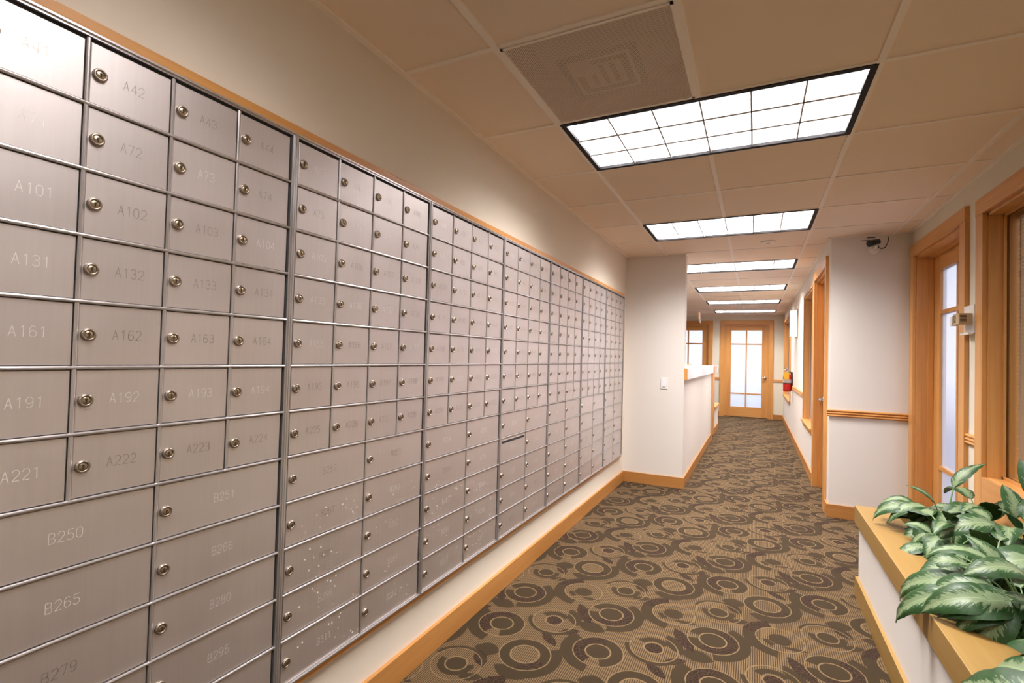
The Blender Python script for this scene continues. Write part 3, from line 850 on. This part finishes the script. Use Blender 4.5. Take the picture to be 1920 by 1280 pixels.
cab_labels = [
    'aluminium mailbox cabinet A41 to A44, nearest the camera at the left edge',
    'aluminium mailbox cabinet A45 to A48, second from the camera',
    'aluminium mailbox cabinet A49 to A52, third from the camera, paint specks low down',
    'aluminium mailbox cabinet with the dark mail slot in a lower left door',
    'aluminium mailbox cabinet just beyond the one with the mail slot',
    'aluminium mailbox cabinet, last but one before the return wall',
    'farthest aluminium mailbox cabinet, next to the return wall',
]
rnd = random.Random(7)
for k in range(7):
    yb = MY0 + k * MW
    zb = MZT - 12 * MH
    cab = thing('mailbox_cabinet', cab_labels[k], 'mailbox cabinet', (0, yb, zb), 'wall of aluminium mailbox cabinets')
    zt = MZT + 0.013; z0 = zb - 0.004
    y0, y1 = yb + 0.0006, yb + MW - 0.0006
    MB().box(XW0 + 0.001, -0.004, y0 + 0.002, y1 - 0.002, z0 + 0.002, zt - 0.002).build('cabinet_body', dark, cab)
    fr_ = MB()
    # outer frame: two stepped lips
    def lip(a0, a1, x0, x1):
        fr_.box(x0, x1, y0 + a0, y0 + a1, z0 + a0, zt - a0); fr_.box(x0, x1, y1 - a1, y1 - a0, z0 + a0, zt - a0)
        fr_.box(x0, x1, y0 + a1, y1 - a1, zt - a1, zt - a0); fr_.box(x0, x1, y0 + a1, y1 - a1, z0 + a0, z0 + a1)
    lip(0.0, 0.0042, -0.008, 0.0075)
    lip(0.0042, 0.0098, -0.008, 0.0035)
    def hbar(z, ya_, yb_):   # rounded rail
        pr_ = [(-0.006, -0.0034), (0.0030, -0.0034), (0.0052, -0.0018), (0.0058, 0.0004), (0.0050, 0.0024), (0.0030, 0.0034), (-0.006, 0.0034)]
        fr_.extrude(pr_, 1, ya_, yb_, lambda d, zz, t: (d, t, z + zz))
    for r_ in range(1, 12): hbar(MZT - r_ * MH, y0 + 0.0098, y1 - 0.0098)
    def vbar(y, za, zb_):
        pr_ = [(-0.006, -0.0036), (0.0022, -0.0036), (0.0036, -0.0014), (0.0036, 0.0014), (0.0022, 0.0036), (-0.006, 0.0036)]
        fr_.extrude(pr_, 2, za, zb_, lambda d, yy, t: (d, y + yy, t))
    for c_ in (1, 2, 3):
        y = yb + MARG + c_ * DWA
        vbar(y, MZT - 7 * MH, MZT)
        if c_ == 2: vbar(y, zb, MZT - 7 * MH)
    fr_.build('frame', alu_frame, cab)
    for r_ in range(12):
        A = r_ < 7
        ncol = 4 if A else 2
        for c_ in range(ncol):
            w = DWA if A else 2 * DWA
            yc = yb + MARG + (c_ + 0.5) * w; zcn = MZT - (r_ + 0.5) * MH
            if A: text = 'A%d' % (41 + 30 * r_ + 4 * k + c_)
            else: text = 'B%d' % ([250, 265, 279, 294, 309][r_ - 7] + 2 * k + c_)
            slot = (k == 3 and r_ == 8 and c_ == 0)
            ww, hh_ = w - 0.0098, MH - 0.0092
            if k == 0 and c_ == 0 and A: st = 'glint' if r_ in (0, 2, 3) else 'mid'
            elif k == 1 and r_ == 0 and c_ in (1, 2): st = 'glint'
            else: st = rnd.choice(['dim', 'dim', 'dim', 'mid'] if A else ['mid', 'mid', 'mid', 'dim'])
            me = door_mesh(ww, hh_, text, not A, st, slot)
            do = bpy.data.objects.new('door', me); COL.objects.link(do); do.parent = cab
            do.location = (rnd.uniform(-0.0004, 0.0004), yc - yb, zcn - zb)
            if not slot:
                lo = bpy.data.objects.new('lock', lock_me); COL.objects.link(lo); lo.parent = do
                lo.location = (0, -w / 2 + 0.0205, 0.0)
            else: do['label'] = 'mail slot door'
# wood surround
zt, z0 = MZT + 0.0135, MZT - 12 * MH - 0.0045
yA, yB = YB, MY0 + 7 * MW
tm = MB()
tm.box(XW0, -0.006, yA, yB + 0.040, zt, zt + 0.030, bev=0.002)
tm.box(XW0, -0.006, yA, yB + 0.040, z0 - 0.026, z0, bev=0.002)
o = tm.build('trim_8', wood_y); o['kind'] = 'structure'
o = MB().box(XW0, -0.006, yB + 0.001, yB + 0.040, z0, zt).build('trim_9', wood_z); o['kind'] = 'structure'
# the blank wall section left of the first cabinet (outside the frame)
struct('trim_10', MB().box(XW0, -0.004, YB, MY0 - 0.001, z0, zt), alu_frame)

# ------------------------------------------------------------------ small wall fittings
sw = thing('light_switch', 'white rocker light switch plate on the return wall', 'switch', (0.379, YR, 1.045))
MB().box(0.345, 0.413, YR - 0.006, YR, 0.985, 1.103, bev=0.002).build('wall_plate', white_plastic, sw)
MB().box(0.362, 0.396, YR - 0.009, YR - 0.006, 1.012, 1.082, bev=0.001).build('rocker', white_lam, sw)
MB().box(0.364, 0.392, YR - 0.0075, YR - 0.006, 0.998, 1.007).build('indicator_window', greyband, sw)

# buzzer box between door and window casings
bx = thing('door_buzzer', 'beige louvred buzzer box on a white wall plate between door and window', 'buzzer', (XW, 3.64, 1.55))
MB().box(XW - 0.024, XW, 3.566, 3.714, 1.478, 1.640, bev=0.002).build('wall_plate', white_plastic, bx)
MB().box(XW - 0.045, XW - 0.024, 3.575, 3.705, 1.472, 1.482).build('bottom_lip', white_plastic, bx)
hx0, hx1 = XW - 0.085, XW - 0.024
MB().box(hx0, hx1, 3.585, 3.680, 1.530, 1.592, bev=0.003).build('buzzer_housing', beige_plastic, bx)
sl = MB()
for k in range(6): sl.box(hx0 - 0.001, hx0 + 0.001, 3.630, 3.668, 1.541 + k * 0.0072, 1.5445 + k * 0.0072)
for k in range(6): sl.box(hx0 + 0.006, hx0 + 0.034, 3.5840, 3.5855, 1.541 + k * 0.0072, 1.5445 + k * 0.0072)
sl.build('vent_slots', dark, bx)
MB().box(hx0 - 0.004, hx0 + 0.030, 3.682, 3.715, 1.526, 1.582, bev=0.003).build('side_module', white_plastic, bx)

# security camera on the stub wall
sc_ = thing('security_camera', 'small black security camera on a bracket high on the stub wall', 'camera', (2.08, YS, 2.27))
MB().lathe([(0.040, 0), (0.040, -0.010), (0.030, -0.018), (0.014, -0.024), (0.012, -0.05)], (2.085, YS, 2.235), axis=1, n=24).build('wall_mount', white_plastic, sc_)
arm = MB().tube([(2.085, YS - 0.045, 2.235), (2.085, YS - 0.075, 2.245), (2.085, YS - 0.09, 2.27), (2.085, YS - 0.09, 2.305)], 0.009, 10)
arm.box(2.072, 2.098, YS - 0.105, YS - 0.075, 2.255, 2.315, bev=0.002)
arm.build('bracket', white_plastic, sc_)
d_ = Vector((-0.80, -0.52, -0.28)).normalized()
c0 = Vector((2.088, YS - 0.09, 2.282))
cb = MB().tube([c0 - d_ * 0.012, c0 - d_ * 0.010, c0 + d_ * 0.055, c0 + d_ * 0.075, c0 + d_ * 0.076], [0.021, 0.025, 0.025, 0.027, 0.020], 20)
cb.build('camera_body', blackp, sc_)
MB().tube([c0 + d_ * 0.070, c0 + d_ * 0.0775], 0.015, 18).build('lens', blackp, sc_)
MB().box(2.02, 2.075, YS - 0.115, YS - 0.095, 2.313, 2.318).box(1.975, 2.04, YS - 0.108, YS - 0.104, 2.293, 2.297).build('visor', blackp, sc_)
MB().tube([(2.175, YS - 0.012, 2.335), (2.175, YS - 0.03, 2.31), (2.165, YS - 0.05, 2.27), (2.145, YS - 0.07, 2.235), (2.12, YS - 0.08, 2.225), (2.10, YS - 0.085, 2.235), (2.095, YS - 0.085, 2.27)], 0.0035, 8).build('cable', blackp, sc_)

# wall sconce
so = thing('wall_sconce', 'glowing white half-round wall sconce with wooden back on the corridor wall', 'wall lamp', (XS, 8.65, 1.88))
MB().box(XS - 0.014, XS, 8.475, 8.825, 1.675, 2.10, bev=0.002).build('back_plate', wood_z, so)
sh = MB(); n_ = 14; vv = []
for i in range(n_ + 1):
    t_ = PI * i / n_
    for z in (1.69, 2.085): vv.append((XS - 0.014 - 0.085 * math.sin(t_), 8.65 - 0.150 * math.cos(t_), z))
fs_ = [(2 * i, 2 * i + 2, 2 * i + 3, 2 * i + 1) for i in range(n_)]
fs_ += [tuple(range(0, 2 * n_ + 2, 2)), tuple(range(1, 2 * n_ + 2, 2))[::-1]]
sh.add(vv, fs_, 0, True)
sh.build('shade', SCONCE, so)
sk = MB()
for y in (8.53, 8.77):
    for z in (1.71, 2.065): sk.lathe([(0.007, 0), (0.006, -0.006)], (XS - 0.014 - 0.085 * math.sin(math.acos((8.65 - y) / 0.15)), y, z), axis=0, n=10)
sk.build('screws', brass, so)

# fire extinguisher
ex = thing('fire_extinguisher', 'red fire extinguisher with a yellow tag hanging on the corridor wall', 'fire extinguisher', (XS - 0.075, 9.46, 0.80))
ecx, ecy = XS - 0.080, 9.46
MB().lathe([(0.045, 0.795), (0.062, 0.805), (0.065, 0.83), (0.065, 1.03), (0.058, 1.07), (0.040, 1.095), (0.020, 1.105), (0.020, 1.12)], (ecx, ecy, 0), n=28).build('tank', red_paint, ex)
MB().lathe([(0.0658, 0.945), (0.0658, 1.005)], (ecx, ecy, 0), n=28, cap=False).build('label_band', greyband, ex)
MB().lathe([(0.0668, 0.925), (0.0668, 0.940)], (ecx, ecy, 0), n=28, cap=False).build('strap', blackp, ex)
MB().box(ecx - 0.018, ecx + 0.018, ecy - 0.018, ecy + 0.018, 1.115, 1.150, bev=0.003).build('valve', chrome, ex)
MB().tube([(ecx, ecy + 0.0, 1.14), (ecx - 0.02, ecy - 0.03, 1.165), (ecx - 0.05, ecy - 0.05, 1.160)], 0.007, 8).tube([(ecx, ecy, 1.16), (ecx - 0.02, ecy - 0.03, 1.190), (ecx - 0.045, ecy - 0.05, 1.200)], 0.007, 8).build('lever', chrome, ex)
MB().tube([(ecx + 0.015, ecy, 1.13), (ecx + 0.05, ecy - 0.03, 1.13), (ecx + 0.068, ecy - 0.03, 1.05), (ecx + 0.066, ecy - 0.03, 0.86)], 0.009, 8).build('hose', blackp, ex)
MB().box(XS - 0.012, XS, ecy - 0.02, ecy + 0.02, 0.90, 1.13).build('wall_bracket', blackp, ex)
MB().box(ecx - 0.055, ecx + 0.020, ecy - 0.070, ecy - 0.067, 1.005, 1.125, bev=0.0008).build('tag', yellow, ex)

# exit sign hanging end-on
es = thing('exit_sign', 'edge-on hanging sign with reddish glow on the ceiling before the end wall', 'sign', (0.085, 11.6, CEIL))
MB().box(0.055, 0.115, 11.40, 11.80, CEIL - 0.022, CEIL, bev=0.003).build('canopy', white_plastic, es)
MB().box(0.078, 0.092, 11.42, 11.78, CEIL - 0.23, CEIL - 0.022, bev=0.002).build('blade', acrylic, es)
MB().box(0.072, 0.098, 11.412, 11.42, CEIL - 0.16, CEIL - 0.022).build('lit_edge', exit_edge, es)

# ------------------------------------------------------------------ planter
PXc, PXb, PXf = 1.728, 1.747, 1.731
PYe = 3.30
pt_ = thing('planter_box', 'built-in white planter with a pale maple ledge below the right window', 'planter', (2.04, 2.0, 0))
PY0 = YB
bdy = MB()
bdy.box(PXb, PXb + 0.06, PY0, PYe, 0, 0.402).box(PXb + 0.06, XW - 0.001, PYe - 0.06, PYe, 0, 0.402)
bdy.build('planter_body', paint, pt_)
lg = MB()
ci = 1.900
lg.box(PXc, ci, PY0, PYe + 0.018, 0.402, 0.497, bev=0.003)
lg.box(ci, XW - 0.001, 3.235, PYe + 0.018, 0.402, 0.497, bev=0.003)
lg.build('ledge', ledge_wood, pt_)
MB().box(PXf, PXb, PY0, PYe + 0.014, 0, BH, bev=0.002).box(PXb, XW - 0.002, PYe, PYe + 0.014, 0, BH, bev=0.002).build('base_trim', ledge_wood, pt_)
MB().box(PXb + 0.0605, ci + 0.004, PY0, 3.24, 0.30, 0.401).build('liner', black, pt_)
so_ = MB(); nx_, ny_ = 10, 60
rn = random.Random(3)
vv = [(ci - 0.03 + (XW - 0.002 - ci + 0.03) * i / nx_, PY0 + (3.238 - PY0) * j / ny_, 0.40 + rn.uniform(-0.012, 0.014)) for j in range(ny_ + 1) for i in range(nx_ + 1)]
so_.add(vv, [(j * (nx_ + 1) + i, j * (nx_ + 1) + i + 1, (j + 1) * (nx_ + 1) + i + 1, (j + 1) * (nx_ + 1) + i) for j in range(ny_) for i in range(nx_)], 0, True)
so_.box(ci + 0.004, XW - 0.002, PY0, 3.235, 0.30, 0.385)
so_.build('soil', soil_m, pt_)['kind'] = 'stuff'

# leaves: the stem and blade grow from the origin along +X
def leaf_mesh(name, stem, e_stem, L, W, e0, e1, cup=0.25, twist=0.0, side=0.0):
    """stem length / elevation in degrees, blade length, width, elevation of the blade at base and tip"""
    me = bpy.data.meshes.new(name); bm = bmesh.new(); uvl = bm.loops.layers.uv.new('UVMap')
    pts = []; x = z = y = 0.0; ns = 6
    sv = []
    for i in range(ns + 1):
        t_ = i / ns
        sv.append((x, y, z)); e_ = math.radians(e_stem + (e0 - e_stem) * t_ * t_)
        x += math.cos(e_) * stem / ns; z += math.sin(e_) * stem / ns
    sx, sz = sv[-1][0], sv[-1][2]
    NL, NWc = 16, 8
    x, z, y = sx, sz, 0.0
    grid = []
    for i in range(NL + 1):
        t_ = i / NL
        e_ = math.radians(e0 + (e1 - e0) * (t_ ** 0.85))
        hw = W / 2 * (math.sin(PI * min(1, t_ ** 0.72)) ** 0.85) * (1 - 0.10 * t_) if 0 < t_ < 1 else 0.0006
        if t_ > 0.90: hw = max(hw * 0.75, 0.0006)
        tx, tz = math.cos(e_), math.sin(e_); nx, nz = -tz, tx
        tw = math.radians(twist) * t_
        row = []
        for j in range(NWc + 1):
            s_ = (j / NWc) * 2 - 1
            lat = hw * s_
            up = abs(s_) * hw * cup - (abs(s_) ** 3) * hw * cup * 1.15 + 0.0015 * math.sin(t_ * 34 + s_ * 2.0) * abs(s_)
            ly = lat * math.cos(tw); lu = up + lat * math.sin(tw)
            row.append(bm.verts.new((x + nx * lu, y + ly, z + nz * lu)))
        grid.append(row)
        x += tx * L / NL; z += tz * L / NL; y += side * L / NL * t_
    for i in range(NL):
        for j in range(NWc):
            f_ = bm.faces.new((grid[i][j], grid[i + 1][j], grid[i + 1][j + 1], grid[i][j + 1])); f_.smooth = True; f_.material_index = 0
            for lp, (jj, ii) in zip(f_.loops, ((j, i), (j, i + 1), (j + 1, i + 1), (j + 1, i))): lp[uvl].uv = (jj / NWc, ii / NL)
    # normals point up
    f0 = grid[NL // 2][NWc // 2]
    bm.normal_update()
    if f0.link_faces[0].normal.z * math.cos(math.radians((e0 + e1) / 2)) < 0:
        for f_ in bm.faces: f_.normal_flip()
    n_ = 6; rings = []
    for i, p_ in enumerate(sv):
        r_ = 0.0050 - 0.0022 * i / ns
        rings.append([bm.verts.new((p_[0] - math.sin(math.radians(e_stem)) * r_ * math.cos(2 * PI * k / n_), r_ * math.sin(2 * PI * k / n_), p_[2] + math.cos(math.radians(e_stem)) * r_ * math.cos(2 * PI * k / n_))) for k in range(n_)])
    for i in range(ns):
        for k in range(n_):
            f_ = bm.faces.new((rings[i][k], rings[i][(k + 1) % n_], rings[i + 1][(k + 1) % n_], rings[i + 1][k])); f_.smooth = True; f_.material_index = 1
    bm.to_mesh(me); bm.free()
    me.materials.append(leaf_m); me.materials.append(stem_m)
    return me
LV = {
    'up':    leaf_mesh('leaf', 0.20, 85, 0.20, 0.085, 70, 5),
    'high':  leaf_mesh('leaf', 0.20, 78, 0.21, 0.090, 48, -60),
    'arch':  leaf_mesh('leaf', 0.17, 70, 0.23, 0.095, 32, -88),
    'arch2': leaf_mesh('leaf', 0.15, 66, 0.22, 0.100, 20, -92, 0.3, 25),
    'low':   leaf_mesh('leaf', 0.10, 58, 0.21, 0.095, -5, -95, 0.25, -20),
    'drop':  leaf_mesh('leaf', 0.18, 66, 0.20, 0.095, -38, -98, 0.3),
    'wide':  leaf_mesh('leaf', 0.16, 68, 0.24, 0.120, 22, -80, 0.2, 12),
    'long':  leaf_mesh('leaf', 0.15, 62, 0.29, 0.088, 25, -92, 0.3, -15, 0.1),
    'curl':  leaf_mesh('leaf', 0.10, 60, 0.20, 0.075, 10, -120, 0.5, 50),
}
def plant(x, y, label, leaves, seed, n=22, s=1.0, hgt=1.0):
    t = thing('aglaonema_plant', label, 'potted plant', (x, y, 0.392), 'variegated plants in the planter')
    rn = random.Random(seed)
    cn = MB()
    for k in range(3):
        a_ = k * 2.1 + seed; cn.tube([(x + 0.012 * math.cos(a_), y + 0.012 * math.sin(a_), 0.385), (x + 0.022 * math.cos(a_), y + 0.022 * math.sin(a_), 0.45), (x + 0.02 * math.cos(a_), y + 0.02 * math.sin(a_), 0.50)], [0.009, 0.008, 0.006], 8)
    cn.build('cane', stem_m, t)
    lst = list(leaves)
    kinds = ['high', 'drop', 'arch', 'arch2', 'drop', 'wide', 'low', 'drop', 'arch', 'low', 'up', 'wide', 'drop']
    for i in range(n):
        az = i * 137.5 + seed * 31 + rn.uniform(-15, 15)
        if i % 2: az = 250 + rn.uniform(-75, 75)
        kd = kinds[(i + seed) % len(kinds)]
        lst.append((az, kd, rn.uniform(0.72, 1.02), rn.uniform(-0.02, 0.12), rn.uniform(-12, 12) + 18 * math.cos(math.radians(az))))
    for az, kd, sc0, dz, roll in lst:
        o = bpy.data.objects.new('leaf', LV[kd]); COL.objects.link(o); o.parent = t
        a_ = math.radians(az)
        o.rotation_euler = (math.radians(roll), 0, a_)
        # keep leaves from running through the wall and window behind
        reach = 0.30 * sc0 * s
        xx = x + math.cos(a_) * reach
        sc1 = sc0 * s
        if xx > XW - 0.03: sc1 *= max(0.45, (XW - 0.03 - x) / max(0.05, math.cos(a_) * reach))
        o.scale = (sc1, sc1, sc1 * hgt)
        o.location = (0.014 * math.cos(a_), 0.014 * math.sin(a_), dz)
    return t
# az 180 = towards the corridor (-X), 270 = towards the camera
plant(2.030, 2.985, 'leafy silver-green plant at the far end of the planter, one leaf sticking up', [(25, 'up', 1.25, 0.12, 0), (175, 'arch', 1.05, 0.07, -25), (195, 'low', 1.0, 0.05, -20), (150, 'arch', 1.0, 0.08, -20), (235, 'drop', 1.05, 0.08, 0), (262, 'drop', 1.1, 0.11, 0)], 1, 28, 1.0)
plant(2.200, 3.060, 'silver-green plant at the far end of the planter, on the door side', [(240, 'drop', 1.0, 0.06, 0), (280, 'drop', 1.0, 0.08, 0)], 9, 24, 1.0)
plant(2.180, 2.720, 'silver-green plant in front of the window corner with one leaf upright', [(95, 'up', 1.25, 0.12, 20), (60, 'up', 1.05, 0.10, 10), (195, 'arch', 1.1, 0.12, -30), (225, 'long', 1.0, 0.10, -20), (255, 'drop', 1.15, 0.12, 0)], 2, 30, 1.0)
plant(1.985, 2.700, 'silver-green plant against the ledge, second from the far end on the corridor side', [(200, 'drop', 1.0, 0.05, -20), (240, 'drop', 1.05, 0.08, 0), (270, 'drop', 1.0, 0.06, 0)], 12, 24, 0.9)
plant(2.020, 2.430, 'silver-green plant against the ledge in the middle of the planter', [(190, 'drop', 0.95, 0.02, -20), (230, 'drop', 1.05, 0.06, 0), (265, 'drop', 1.1, 0.08, 0)], 3, 26, 0.92)
plant(2.215, 2.360, 'silver-green plant close to the window sill in the middle of the planter', [(195, 'wide', 1.15, 0.12, -30), (245, 'wide', 1.1, 0.12, -10)], 4, 30, 1.0)
plant(2.000, 2.080, 'silver-green plant whose long leaves hang over the ledge edge', [(160, 'long', 1.08, 0.08, -35), (176, 'long', 1.12, 0.04, -30), (188, 'arch', 1.15, 0.05, -35), (150, 'arch2', 1.10, 0.09, -30), (200, 'wide', 1.0, 0.09, -35), (225, 'drop', 1.15, 0.09, -10), (205, 'curl', 0.9, -0.02, 0), (235, 'curl', 1.0, -0.02, 0)], 5, 26, 1.0)
plant(2.220, 1.980, 'silver-green plant close to the window, fully behind the overhanging one', [(200, 'wide', 1.1, 0.10, -30), (240, 'wide', 1.0, 0.10, -10)], 8, 28, 1.0)
plant(2.110, 1.700, 'silver-green plant at the right edge of the picture, just before the nearest one', [(190, 'wide', 1.1, 0.08, -35), (215, 'wide', 1.05, 0.06, -20)], 6, 26, 1.0)
plant(2.020, 1.520, 'nearest silver-green plant with broad pale leaves at the bottom right corner', [(125, 'wide', 1.2, 0.02, -35), (150, 'wide', 1.3, 0.0, -40), (100, 'wide', 1.3, 0.05, -30), (175, 'wide', 1.1, -0.02, -40)], 7, 22, 1.0)
